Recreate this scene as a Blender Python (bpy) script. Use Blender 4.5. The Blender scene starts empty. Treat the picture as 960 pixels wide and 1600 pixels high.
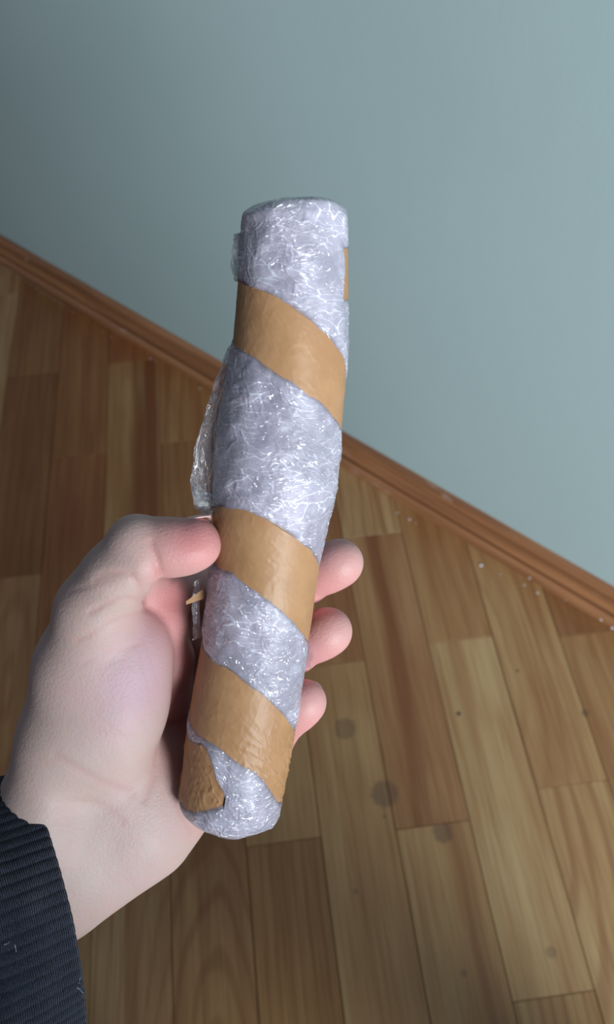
import bpy, math, random
import numpy as np
from mathutils import Matrix, Vector

random.seed(7)
rng = np.random.RandomState(7)
scn = bpy.context.scene
C = scn.collection

# ------------------------------------------------------------------ camera, light, exposure
F_PX = 1274.0          # focal length for a 960x1600 frame
CAM_H = 1.0
# rows: across the planks (X), along the planks (Y), down (-Z), written in camera axes (right, down, forward)
RM = np.array([[0.992171, -0.11346357, 0.05217975],
               [-0.12229548, -0.79804343, 0.59005974],
               [0.02530858, 0.59182151, 0.80567163]])
RM[2] /= np.linalg.norm(RM[2])
RM[0] -= RM[2] * (RM[0] @ RM[2]); RM[0] /= np.linalg.norm(RM[0])
RM[1] = np.cross(RM[0], -RM[2]) * -1.0
if RM[1] @ np.array([-0.12, -0.80, 0.59]) < 0:
    RM[1] *= -1
RW = np.array([RM[0], RM[1], -RM[2]])            # world = RW @ camera vector
CAM = np.array([0.0, 0.0, CAM_H])

cam_d = bpy.data.cameras.new('camera')
cam = bpy.data.objects.new('camera', cam_d); C.objects.link(cam)
cam_d.sensor_fit = 'VERTICAL'; cam_d.sensor_height = 24.0
cam_d.lens = F_PX / 1600.0 * 24.0
cam_d.clip_start = 0.02
rt, dn, fw = RW[:, 0], RW[:, 1], RW[:, 2]
cam.matrix_world = Matrix([[rt[0], -dn[0], -fw[0], CAM[0]], [rt[1], -dn[1], -fw[1], CAM[1]],
                           [rt[2], -dn[2], -fw[2], CAM[2]], [0, 0, 0, 1]])
scn.camera = cam
cam_d.dof.use_dof = True
cam_d.dof.focus_distance = 0.30
cam_d.dof.aperture_fstop = 9.0

w = bpy.data.worlds.new('world'); scn.world = w; w.use_nodes = True
bg = w.node_tree.nodes['Background']
bg.inputs[0].default_value = (0.66, 0.76, 0.95, 1); bg.inputs[1].default_value = 0.20

def area(name, loc, target, sx, sy, power, col):
    l = bpy.data.lights.new(name, 'AREA'); l.shape = 'RECTANGLE'; l.size = sx; l.size_y = sy
    l.energy = power; l.color = col
    o = bpy.data.objects.new(name, l); C.objects.link(o)
    o.location = loc
    o.rotation_euler = (Vector(target) - Vector(loc)).to_track_quat('-Z', 'Y').to_euler()
    return o
# narrow daylight from the photographer's right; wide fill further behind, added to light the wall
area('side_daylight', (1.08, -1.85, 1.12), (-0.05, 0.2, 0.75), 0.55, 0.9, 52, (0.86, 0.94, 1.0))
area('wall_fill_light', (0.85, -2.90, 1.62), (0.1, 0.5, 0.6), 1.3, 1.0, 150, (0.88, 0.96, 1.0))

scn.view_settings.view_transform = 'Standard'
scn.view_settings.look = 'None'
scn.view_settings.gamma = 1.0
scn.view_settings.use_curve_mapping = False
scn.view_settings.exposure = -0.06

# ------------------------------------------------------------------ helpers
def srgb(r, g, b):
    def f(c):
        c /= 255.0
        return c / 12.92 if c <= 0.04045 else ((c + 0.055) / 1.055) ** 2.4
    return (f(r), f(g), f(b), 1.0)

def px(x, y, d):
    """a point seen at photo position (x, y), d mm in front of the camera; camera axes in mm"""
    return np.array([(x - 480.0) / F_PX * d, (y - 800.0) / F_PX * d, d], float)

def to_world(P):
    """camera-axes mm -> world metres"""
    return (np.asarray(P) / 1000.0) @ RW.T + CAM

def to_px(P):
    P = np.asarray(P)
    return np.stack([P[..., 0] / P[..., 2] * F_PX + 480, P[..., 1] / P[..., 2] * F_PX + 800], -1)

def on_floor(x, y, z=0.0):
    r = RW @ np.array([(x - 480.0) / F_PX, (y - 800.0) / F_PX, 1.0])
    k = (z - CAM_H) / r[2]
    return CAM + r * k

def link_mesh(name, verts, faces, mat, parent=None, smooth=True, loc=None, colors=None, uvs=None):
    me = bpy.data.meshes.new(name)
    verts = np.asarray(verts, float)
    if parent is not None and loc is None:
        loc = np.array(parent['base_at'])
        rel = verts - loc
        oloc = (0, 0, 0)
    elif loc is not None:
        rel = verts - np.asarray(loc); oloc = loc
    else:
        rel = verts; oloc = (0, 0, 0)
    if isinstance(faces, np.ndarray):
        nf, k = faces.shape
        me.vertices.add(len(rel)); me.vertices.foreach_set('co', rel.astype(np.float32).ravel())
        me.loops.add(nf * k); me.loops.foreach_set('vertex_index', faces.astype(np.int32).ravel())
        me.polygons.add(nf); me.polygons.foreach_set('loop_start', np.arange(0, nf * k, k, dtype=np.int32))
        me.update(calc_edges=True); me.validate()
    else:
        me.from_pydata([tuple(v) for v in rel], [], [tuple(f) for f in faces]); me.update()
    if smooth:
        me.polygons.foreach_set('use_smooth', np.ones(len(me.polygons), dtype=bool))
    if colors is not None:
        at = me.color_attributes.new('skin_tone', 'FLOAT_COLOR', 'POINT')
        cc = np.ones((len(rel), 4), np.float32); cc[:, :3] = colors
        at.data.foreach_set('color', cc.ravel())
    if uvs is not None:
        at = me.attributes.new('uvm', 'FLOAT_VECTOR', 'POINT')
        cc = np.zeros((len(rel), 3), np.float32); cc[:, :uvs.shape[1]] = uvs
        at.data.foreach_set('vector', cc.ravel())
    me.materials.append(mat)
    o = bpy.data.objects.new(name, me); C.objects.link(o)
    o.location = oloc
    if parent is not None: o.parent = parent
    return o

def root(name, label, cat, at):
    o = bpy.data.objects.new(name, None); C.objects.link(o)
    o.location = tuple(at); o['base_at'] = [float(v) for v in at]
    o['label'] = label; o['category'] = cat
    o.empty_display_size = 0.02
    return o

def grid_faces(nu, nv, wrap=False, off=0):
    """faces of a grid stored row-major: index = i * nv + j"""
    iu = nu if wrap else nu - 1
    i, j = np.meshgrid(np.arange(iu), np.arange(nv - 1), indexing='ij')
    a = i * nv + j; b = ((i + 1) % nu) * nv + j
    return np.stack([a, b, b + 1, a + 1], -1).reshape(-1, 4) + off

class NT:
    def __init__(s, name):
        s.m = bpy.data.materials.new(name); s.m.use_nodes = True
        s.t = s.m.node_tree; s.t.nodes.clear()
        s.out = s.n('ShaderNodeOutputMaterial')
    def n(s, kind, **kw):
        nd = s.t.nodes.new(kind)
        for k, v in kw.items():
            if k.startswith('i_'): nd.inputs[k[2:].replace('_', ' ')].default_value = v
            else: setattr(nd, k, v)
        return nd
    def l(s, a, b): s.t.links.new(a, b)
    def put(s, sock, v):
        if isinstance(v, (int, float)): sock.default_value = v
        elif isinstance(v, tuple): sock.default_value = v
        else: s.l(v, sock)
    def math(s, op, a, b=None, c=None, clamp=False):
        nd = s.n('ShaderNodeMath', operation=op, use_clamp=clamp)
        s.put(nd.inputs[0], a)
        if b is not None: s.put(nd.inputs[1], b)
        if c is not None: s.put(nd.inputs[2], c)
        return nd.outputs[0]
    def mix(s, f, a, b, blend='MIX'):
        nd = s.n('ShaderNodeMix', data_type='RGBA', blend_type=blend)
        s.put(nd.inputs[0], f); s.put(nd.inputs[6], a); s.put(nd.inputs[7], b)
        return nd.outputs[2]
    def ramp(s, f, a, b, lo=0.0, hi=1.0):
        nd = s.n('ShaderNodeMapRange', interpolation_type='SMOOTHSTEP')
        s.put(nd.inputs[0], f); s.put(nd.inputs[1], a); s.put(nd.inputs[2], b); s.put(nd.inputs[3], lo); s.put(nd.inputs[4], hi)
        return nd.outputs[0]
    def noise(s, vec, scale, detail=3, rough=0.5, dist=0.0):
        nd = s.n('ShaderNodeTexNoise'); s.l(vec, nd.inputs['Vector'])
        nd.inputs['Scale'].default_value = scale; nd.inputs['Detail'].default_value = detail
        nd.inputs['Roughness'].default_value = rough; nd.inputs['Distortion'].default_value = dist
        return nd.outputs[0]
    def scalev(s, vec, sc, add=None):
        nd = s.n('ShaderNodeMapping'); s.l(vec, nd.inputs[0]); nd.inputs['Scale'].default_value = sc
        if add is not None: s.put(nd.inputs['Location'], add)
        return nd.outputs[0]
    def prop(s, name):
        nd = s.n('ShaderNodeAttribute', attribute_type='OBJECT', attribute_name=name)
        return nd.outputs['Fac']
    def bump(s, h, strength, dist, normal=None):
        nd = s.n('ShaderNodeBump'); s.l(h, nd.inputs['Height'])
        nd.inputs['Strength'].default_value = strength; nd.inputs['Distance'].default_value = dist
        if normal is not None: s.l(normal, nd.inputs['Normal'])
        return nd.outputs[0]

# ------------------------------------------------------------------ numpy noise
_T = np.random.RandomState(11).rand(256, 256).astype(np.float64) * 2 - 1
def vnoise(x, y):
    xi = np.floor(x).astype(int); yi = np.floor(y).astype(int)
    fx = x - xi; fy = y - yi
    fx = fx * fx * fx * (fx * (fx * 6 - 15) + 10); fy = fy * fy * fy * (fy * (fy * 6 - 15) + 10)
    g = lambda a, b: _T[a & 255, b & 255]
    return (g(xi, yi) * (1 - fx) + g(xi + 1, yi) * fx) * (1 - fy) + (g(xi, yi + 1) * (1 - fx) + g(xi + 1, yi + 1) * fx) * fy
def fbm(x, y, o=3):
    s = 0; a = 1; t = 0
    for k in range(o):
        s = s + a * vnoise(x * 2 ** k + 17.3 * k, y * 2 ** k + 5.1 * k); t += a; a *= 0.5
    return s / t

# ------------------------------------------------------------------ materials of the room
def wood_material():
    N = NT('varnished_oak')
    tc = N.n('ShaderNodeTexCoord'); ob = tc.outputs['Object']
    geo = N.n('ShaderNodeNewGeometry'); pos = geo.outputs['Position']
    seed = N.prop('grain_seed')
    off = N.n('ShaderNodeCombineXYZ'); N.l(N.math('MULTIPLY', seed, 3.7), off.inputs[0]); N.l(N.math('MULTIPLY', seed, 1.9), off.inputs[1]); N.l(seed, off.inputs[2])
    add = N.n('ShaderNodeVectorMath', operation='ADD'); N.l(ob, add.inputs[0]); N.l(off.outputs[0], add.inputs[1])
    v = add.outputs[0]
    fine = N.noise(N.scalev(v, (1, 0.022, 1)), 420, 3, 0.6)
    mid = N.noise(N.scalev(v, (1, 0.05, 1)), 60, 3, 0.55, 0.4)
    blot = N.noise(N.scalev(v, (1, 0.35, 1)), 14, 2, 0.5)
    pores = N.noise(N.scalev(v, (1, 0.03, 1)), 900, 2, 0.7)
    # growth rings: long ellipses around an axis beside the plank
    sep = N.n('ShaderNodeSeparateXYZ'); N.l(ob, sep.inputs[0])
    xr = N.math('SUBTRACT', sep.outputs[0], N.prop('ring_x')); yr = N.math('MULTIPLY', N.math('SUBTRACT', sep.outputs[1], N.prop('ring_y')), 0.20)
    g = N.math('SQRT', N.math('ADD', N.math('MULTIPLY', xr, xr), N.math('MULTIPLY', yr, yr)))
    g = N.math('ADD', g, N.math('MULTIPLY', N.math('SUBTRACT', N.noise(N.scalev(v, (1, 0.25, 1)), 16, 2), 0.5), 0.022))
    rings = N.math('SINE', N.math('MULTIPLY', g, N.prop('ring_freq')))
    rings = N.ramp(rings, 0.15, 1.0)
    rings = N.math('MULTIPLY', rings, N.prop('ring_amount'))
    sx = N.math('ADD', N.math('SUBTRACT', sep.outputs[0], N.prop('streak_x')), N.math('MULTIPLY', N.math('SUBTRACT', N.noise(N.scalev(v, (1, 1, 1)), 4, 1), 0.5), 0.02))
    sd = N.math('DIVIDE', N.math('ABSOLUTE', sx), N.prop('streak_width'))
    st = N.math('MULTIPLY', N.ramp(sd, 1.0, 0.35), N.prop('streak_amount'))
    st = N.math('MULTIPLY', st, N.ramp(mid, 0.2, 0.65, 0.5, 1.0))
    oi = N.n('ShaderNodeObjectInfo')
    base = N.mix(1.0, oi.outputs['Color'], srgb(190, 192, 192), 'MULTIPLY')
    dark = N.mix(1.0, base, srgb(196, 152, 112), 'MULTIPLY')
    deep = N.mix(1.0, base, srgb(172, 122, 84), 'MULTIPLY')
    c = N.mix(N.ramp(mid, 0.3, 0.75, 0.0, 0.55), base, dark)
    c = N.mix(N.ramp(blot, 0.35, 0.7, 0.0, 0.35), c, dark)
    c = N.mix(N.math('MULTIPLY', rings, .55), c, deep)
    c = N.mix(st, c, deep)
    c = N.mix(N.ramp(fine, 0.46, 0.70, 0.0, 0.42), c, deep)
    # old round water stains and specks of dirt, each where it lies on the floor
    stain_noise = N.math('MULTIPLY', N.math('SUBTRACT', N.noise(pos, 120, 2), 0.5), 0.010)
    tot = None
    for (sxp, syp, rad, amt) in STAINS:
        p = on_floor(sxp, syp)
        dv = N.n('ShaderNodeVectorMath', operation='DISTANCE'); N.l(pos, dv.inputs[0]); dv.inputs[1].default_value = tuple(p)
        m = N.ramp(N.math('ADD', dv.outputs['Value'], stain_noise if rad > 0.008 else 0.0), rad * 1.15, rad * 0.8, 0.0, amt)
        tot = m if tot is None else N.math('MAXIMUM', tot, m)
    c = N.mix(tot, c, srgb(70, 52, 44))
    b = N.n('ShaderNodeBsdfPrincipled'); N.l(c, b.inputs['Base Color'])
    N.l(N.ramp(mid, 0.2, 0.8, 0.34, 0.5), b.inputs['Roughness'])
    b.inputs['Coat Weight'].default_value = 0.15; b.inputs['Coat Roughness'].default_value = 0.28
    h = N.math('ADD', N.math('MULTIPLY', pores, 0.5), N.math('MULTIPLY', mid, 0.6))
    N.l(N.bump(h, 0.35, 0.0006), b.inputs['Normal'])
    N.l(b.outputs[0], N.out.inputs[0])
    return N.m
STAINS = [(540, 1139, 0.0145, 0.42), (601, 1240, 0.0165, 0.48), (692, 1302, 0.0115, 0.5), (601, 1276, 0.0022, 0.6),
          (717, 1115, 0.0030, 0.95), (809, 1048, 0.0022, 0.8), (556, 1393, 0.003, 0.4), (915, 1114, 0.005, 0.5),
          (725, 1521, 0.004, 0.35), (862, 1488, 0.006, 0.35)]
M_wood = wood_material()

def skirting_material():
    N = NT('skirting_wood')
    tc = N.n('ShaderNodeTexCoord'); ob = tc.outputs['Object']
    fine = N.noise(N.scalev(ob, (0.03, 1, 1)), 260, 3, 0.6)
    mid = N.noise(N.scalev(ob, (0.06, 1, 1)), 50, 3, 0.55, 0.5)
    c = N.mix(N.ramp(mid, 0.3, 0.75), srgb(152, 106, 72), srgb(112, 74, 50))
    c = N.mix(N.ramp(fine, 0.5, 0.75, 0, 0.45), c, srgb(118, 66, 38))
    wear = N.noise(N.scalev(ob, (0.25, 1, 1)), 42, 4, 0.7)
    c = N.mix(N.ramp(wear, 0.62, 0.74, 0, 0.5), c, srgb(190, 170, 160))
    b = N.n('ShaderNodeBsdfPrincipled'); N.l(c, b.inputs['Base Color'])
    b.inputs['Roughness'].default_value = 0.30
    N.l(N.bump(mid, 0.3, 0.0006), b.inputs['Normal'])
    N.l(b.outputs[0], N.out.inputs[0]); return N.m
M_skirt = skirting_material()

def wall_material():
    N = NT('painted_plaster')
    tc = N.n('ShaderNodeTexCoord'); ob = tc.outputs['Object']
    blot = N.noise(ob, 2.2, 3, 0.5); roll = N.noise(ob, 260, 3, 0.6); big = N.noise(ob, 30, 2, 0.5)
    c = N.mix(N.ramp(blot, 0.3, 0.7), srgb(149, 169, 170), srgb(155, 174, 175))
    b = N.n('ShaderNodeBsdfPrincipled'); N.l(c, b.inputs['Base Color'])
    b.inputs['Roughness'].default_value = 0.62
    h = N.math('ADD', roll, N.math('MULTIPLY', big, 1.2))
    N.l(N.bump(h, 0.22, 0.0006), b.inputs['Normal'])
    N.l(b.outputs[0], N.out.inputs[0]); return N.m
M_wall = wall_material()

def plain(name, col, rough=0.6, **kw):
    N = NT(name)
    b = N.n('ShaderNodeBsdfPrincipled'); b.inputs['Base Color'].default_value = col; b.inputs['Roughness'].default_value = rough
    tc = N.n('ShaderNodeTexCoord')
    N.l(N.bump(N.noise(tc.outputs['Object'], 400, 2), 0.2, 0.0005), b.inputs['Normal'])
    for k, v in kw.items(): b.inputs[k.replace('_', ' ')].default_value = v
    N.l(b.outputs[0], N.out.inputs[0]); return N.m
M_under = plain('dark_subfloor', srgb(46, 32, 22), 0.9)
M_plaster = plain('white_plaster', srgb(205, 205, 208), 0.7)

# ------------------------------------------------------------------ floor, wall, skirting
WP, LP, OFF = 0.08877, 0.421, -0.33219
# the foot line of the skirting runs diagonally to the planks
WD = np.array([0.6955, -0.7185]); WN = np.array([0.7185, 0.6955])     # along the wall, into the wall
FOOT = float(WN @ on_floor(480, 700)[:2])                              # distance of the skirting foot from the camera's foot
SK_D = 0.020                                                           # skirting depth
WALL = FOOT + SK_D

def clip(poly, n, d):
    out = []
    for i in range(len(poly)):
        a, b = poly[i], poly[(i + 1) % len(poly)]
        da, db = n @ a - d, n @ b - d
        if da <= 0: out.append(a)
        if da * db < 0: out.append(a + (b - a) * (da / (da - db)))
    return out

floor_poly = [np.array(p) for p in [(-2.2, -1.6), (2.4, -1.6), (2.4, 3.2), (-2.2, 3.2)]]
floor_poly = clip(floor_poly, WN, WALL)
nfp = len(floor_poly)
fv = [(p[0], p[1], -0.0135) for p in floor_poly] + [(p[0], p[1], -0.05) for p in floor_poly]
ff = [tuple(range(nfp)), tuple(range(2 * nfp - 1, nfp - 1, -1))] + [(i, nfp + i, nfp + (i + 1) % nfp, (i + 1) % nfp) for i in range(nfp)]
floor = link_mesh('floor', fv, ff, M_under, smooth=False)
floor['kind'] = 'structure'; floor['base_at'] = [0.0, 0.0, 0.0]
floor['label'] = 'varnished wooden strip floor laid diagonally to the wall'

JOINT = {0: .055, 1: .263, 2: .062, 3: .259, 4: .056, 5: .2555, 6: .068, 7: .281}
# tint (sRGB), streak x/width/amount, rings x/y/freq/amount for planks the photo shows; (column, row)
def prm(tint, sx=0, sw=0.01, sa=0.0, rx=0.3, ry=0, rf=420, ra=0.25):
    return dict(tint=tint, sx=sx, sw=sw, sa=sa, rx=rx, ry=ry, rf=rf, ra=ra)
LIGHT, MIDT, DARKT, WARM, PALE = (216, 172, 122), (203, 156, 104), (184, 132, 84), (206, 150, 98), (222, 182, 130)
SPEC = {}
def make_floor():
    u_lo, u_hi = -1.9, 1.9
    i0 = int(math.floor((u_lo - OFF) / WP)); i1 = int(math.ceil((u_hi - OFF) / WP))
    g = 0.00026
    cnt = 0
    for i in range(i0, i1):
        jv = JOINT.get(i, (0.058 if i % 2 == 0 else 0.262) + 0.008 * math.sin(i * 2.3))
        for k in range(-5, 7):
            a0, a1 = OFF + WP * i, OFF + WP * (i + 1)
            b0, b1 = jv + LP * k, jv + LP * (k + 1)
            if b1 < -0.9 or (abs(a0) > 1.1 and b1 < -0.5): continue
            # only what lies round the place the photograph could see
            if a0 < -1.25 or a0 > 1.55: continue
            gg = g * (1.0 + 0.8 * abs(math.sin(i * 5.1 + k)))
            poly = [np.array(p) for p in [(a0 + gg, b0 + g), (a1 - gg, b0 + g), (a1 - gg, b1 - g), (a0 + gg, b1 - g)]]
            poly = clip(poly, WN, WALL - 0.001)
            if len(poly) < 3: continue
            cx, cy = (a0 + a1) / 2, (b0 + b1) / 2
            bev = 0.00035
            cen = sum(poly) / len(poly)
            inner = []
            m = len(poly)
            for q in range(m):                      # inset by bev
                p0, p1, p2 = poly[q - 1], poly[q], poly[(q + 1) % m]
                e1 = (p1 - p0) / max(1e-9, np.linalg.norm(p1 - p0)); e2 = (p2 - p1) / max(1e-9, np.linalg.norm(p2 - p1))
                n1 = np.array([-e1[1], e1[0]]); n2 = np.array([-e2[1], e2[0]])
                bis = (n1 + n2); bis /= max(0.3, np.linalg.norm(bis)) ; inner.append(p1 + bis * bev / max(0.4, bis @ n1))
            rs = random.Random(i * 97 + k * 13)
            zt = rs.uniform(-0.00015, 0.00015)
            vs = [(p[0] - cx, p[1] - cy, -0.0132) for p in poly] + [(p[0] - cx, p[1] - cy, -0.0006 + zt) for p in poly] + [(p[0] - cx, p[1] - cy, zt) for p in inner]
            fs = []
            for q in range(m):
                r = (q + 1) % m
                fs += [(q, r, m + r, m + q), (m + q, m + r, 2 * m + r, 2 * m + q)]
            fs += [tuple(range(2 * m, 3 * m)), tuple(range(m - 1, -1, -1))]
            me = bpy.data.meshes.new('plank'); me.from_pydata(vs, [], fs); me.update(); me.materials.append(M_wood)
            o = bpy.data.objects.new('plank', me); C.objects.link(o); o.parent = floor; o.location = (cx, cy, 0)
            p = SPEC.get((i, k))
            if p is None:
                tint = rs.choice([LIGHT, MIDT, WARM, MIDT, PALE, DARKT])
                p = prm(tint, rs.uniform(-.03, .03), rs.uniform(.004, .014), rs.choice([0, 0, .3, .6]), rs.uniform(-.08, .08), rs.uniform(-.3, .3), rs.uniform(300, 520), rs.choice([.1, .25, .45]))
            tc = srgb(*p['tint']); o.color = tc
            o['grain_seed'] = rs.uniform(0, 40)
            o['streak_x'] = float(p['sx']); o['streak_width'] = float(p['sw']); o['streak_amount'] = float(p['sa'])
            o['ring_x'] = float(p['rx']); o['ring_y'] = float(p['ry']); o['ring_freq'] = float(p['rf']); o['ring_amount'] = float(p['ra'])
            cnt += 1
    print('planks', cnt)
# columns count from the left edge of the picture; row k runs from its joint towards the wall
SPEC[(7, 0)] = prm((212, 166, 112), rx=-.05, ry=-.03, rf=330, ra=.35)
SPEC[(7, -1)] = prm((222, 182, 128), rx=-.05, ry=.21, rf=300, ra=.75)
SPEC[(8, 0)] = prm((208, 162, 108), rx=.06, ry=0, rf=330, ra=.3)
SPEC[(8, -1)] = prm((214, 172, 120), rx=.06, ry=0, rf=330, ra=.3)
SPEC[(6, 0)] = prm((224, 184, 130), rx=.2, ra=.12)
SPEC[(6, -1)] = prm((208, 166, 112), rx=.25, rf=520, ra=.6)
SPEC[(6, 1)] = prm((208, 158, 104), rx=.04, ry=-.1, rf=260, ra=.25)
SPEC[(5, 0)] = prm((206, 154, 104), sx=-.004, sw=.016, sa=.75, rx=.25, ra=.15)
SPEC[(5, -1)] = prm((214, 168, 114), sx=.026, sw=.014, sa=.6, rx=.25, ra=.1)
SPEC[(4, 0)] = prm((214, 168, 114), rx=.3, rf=600, ra=.2)
SPEC[(4, 1)] = prm((196, 140, 90), rx=.3, rf=600, ra=.15)
SPEC[(3, 0)] = prm((212, 166, 112), rx=.3, rf=500, ra=.15)
SPEC[(3, -1)] = prm((196, 146, 92), rx=.22, rf=480, ra=.55)
SPEC[(2, -1)] = prm((196, 146, 94), rx=.0, ry=.3, rf=430, ra=.6)
SPEC[(2, 0)] = prm((200, 150, 98), rx=.0, ry=-.3, rf=430, ra=.6)
SPEC[(1, 1)] = prm((210, 160, 102), sx=.020, sw=.034, sa=.95, rx=.3, ra=.15)
SPEC[(1, 2)] = prm((196, 130, 78), rx=.3, ra=.15)
SPEC[(0, 1)] = prm((190, 124, 72), sx=-.03, sw=.02, sa=.2, rx=.3, ra=.2)
SPEC[(0, 2)] = prm((188, 126, 72), rx=.3, ra=.15)
SPEC[(2, 1)] = prm((192, 138, 84), rx=.02, ry=.16, rf=200, ra=.25)
SPEC[(2, 2)] = prm((204, 150, 94), rx=.05, ry=-.16, rf=240, ra=.45)
SPEC[(-1, 1)] = prm((176, 118, 68), rx=.3, ra=.3)
SPEC[(-1, 2)] = prm((184, 130, 78), rx=.3, ra=.2)
make_floor()

def wall():
    L = 1.9
    c = WN * WALL
    a = c - WD * 3.6; b = c + WD * 2.4
    vs = []
    for p in (a, b):
        for z in (-0.0135, 2.5):
            vs.append((p[0], p[1], z)); q = p + WN * 0.12; vs.append((q[0], q[1], z))
    fs = [(0, 2, 6, 4), (1, 5, 7, 3), (0, 4, 5, 1), (2, 3, 7, 6), (0, 1, 3, 2), (4, 6, 7, 5)]
    o = link_mesh('wall_back', vs, fs, M_wall, smooth=False); o['kind'] = 'structure'
    o['label'] = 'pale blue-grey painted wall'
wall()

def skirting():
    # profile: (distance out of the wall, height): fat rounded bead at the foot, groove, hollow face, rounded top
    prof = [(0.0, 0.0), (SK_D - .001, 0.0), (SK_D, 0.004)]
    for a in np.linspace(0, 150, 9): prof.append((SK_D - 0.0062 + 0.0062 * math.cos(math.radians(a)), 0.0110 + 0.0070 * math.sin(math.radians(a))))
    prof += [(0.0070, 0.0150), (0.0068, 0.0168), (0.0096, 0.0180), (0.0098, 0.0230), (0.0080, 0.030), (0.0074, 0.039), (0.0080, 0.047), (0.0088, 0.0485), (0.0088, 0.0495), (0.0072, 0.0505), (0.0072, 0.0515)]
    for a in np.linspace(0, 90, 5): prof.append((0.0098 - 0.0045 + 0.0045 * math.cos(math.radians(a)), 0.0555 + 0.0055 * math.sin(math.radians(a))))
    prof += [(0.0, 0.0615)]
    n = 60
    xs = np.linspace(-3.6, 2.4, n)
    # local frame: x along the wall
    ang = math.atan2(WD[1], WD[0])
    vs = []
    for x in xs:
        for (o_, h) in prof:
            vs.append((x, -o_, h))
    m = len(prof)
    fs = []
    for i in range(n - 1):
        for j in range(m - 1):
            fs.append((i * m + j, (i + 1) * m + j, (i + 1) * m + j + 1, i * m + j + 1))
    fs.append(tuple(range(m - 1, -1, -1))); fs.append(tuple((n - 1) * m + j for j in range(m)))
    me = bpy.data.meshes.new('baseboard_back'); me.from_pydata(vs, [], fs); me.update(); me.materials.append(M_skirt)
    for p in me.polygons: p.use_smooth = len(p.vertices) == 4
    o = bpy.data.objects.new('baseboard_back', me); C.objects.link(o)
    o.location = (WN[0] * WALL, WN[1] * WALL, 0.0003); o.rotation_euler = (0, 0, ang)
    o['kind'] = 'structure'; o['label'] = 'red-brown moulded wooden skirting along the foot of the wall'
    md = o.modifiers.new('edges', 'EDGE_SPLIT'); md.split_angle = math.radians(50)
    # crumbs of wall filler stuck along the foot of the skirting
    inv = Matrix.Rotation(-ang, 4, 'Z')
    specks = [(235, 560, 4, 1.6), (242, 564, 3, 1.4), (312, 607, 2.8, 1.8), (621, 801, 3, 2), (640, 811, 4, 2), (650, 817, 2, 1.5), (752, 883, 6, 4.2), (782, 897, 2.2, 1.4),
              (828, 903, 4, 2.6), (820, 914, 3.5, 1.6), (840, 926, 5, 2.2), (884, 938, 2, 1.5), (940, 968, 4, 3), (957, 981, 4, 3.4), (174, 526, 3, 1.2), (160, 518, 2.6, 1.2), (41, 405, 6, 2.6)]
    for t in np.linspace(0, 1, 16): specks.append((2 + 108 * t + 4, 413 + 72 * t + 3, 3.6 + 1.4 * math.sin(t * 19), 1.25))
    for (sx, sy, r1, r2) in specks:
        p = Vector(on_floor(sx, sy, 0.001)) - o.location
        p = inv @ p
        hh = 0.001
        if p.y > -SK_D - 0.001 :                                  # lies on the moulding: find its height there
            for h in np.arange(0.0005, 0.060, 0.0004):
                q = inv @ (Vector(on_floor(sx, sy, h)) - o.location)
                pr = 0
                for (o1, h1), (o2, h2) in zip(prof[1:-1], prof[2:]):
                    if h1 <= h <= h2 and h2 > h1: pr = o1 + (o2 - o1) * (h - h1) / (h2 - h1)
                if q.y <= -pr + 0.0002: p = q; hh = h; break
        nu, nv = 8, 5
        V = [(0, 0, r2 * .35)]; Fa = []
        rs = random.Random(int(sx * 7 + sy))
        jig = [rs.uniform(.7, 1.25) for _ in range(nu)]
        for j in range(1, nv):
            rr = j / (nv - 1)
            for i in range(nu):
                a = 2 * math.pi * i / nu
                V.append((math.cos(a) * rr * r1 * jig[i] * .55, math.sin(a) * rr * r2 * jig[i] * .55, r2 * .35 * (1 - rr * rr) - 0.1))
        for i in range(nu):
            Fa.append((0, 1 + i, 1 + (i + 1) % nu))
            for j in range(1, nv - 1):
                a = 1 + (j - 1) * nu + i; b = 1 + (j - 1) * nu + (i + 1) % nu
                Fa.append((a, a + nu, b + nu, b))
        me2 = bpy.data.meshes.new('filler_crumb'); me2.from_pydata([(x * .001, y * .001, z * .001) for x, y, z in V], [], Fa); me2.update(); me2.materials.append(M_plaster)
        for q in me2.polygons: q.use_smooth = True
        c = bpy.data.objects.new('filler_crumb', me2); C.objects.link(c); c.parent = o
        c.location = (p.x, p.y, max(p.z, 0.0))
        if hh > 0.002: c.rotation_euler = (math.radians(55), 0, 0)
skirting()

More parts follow.
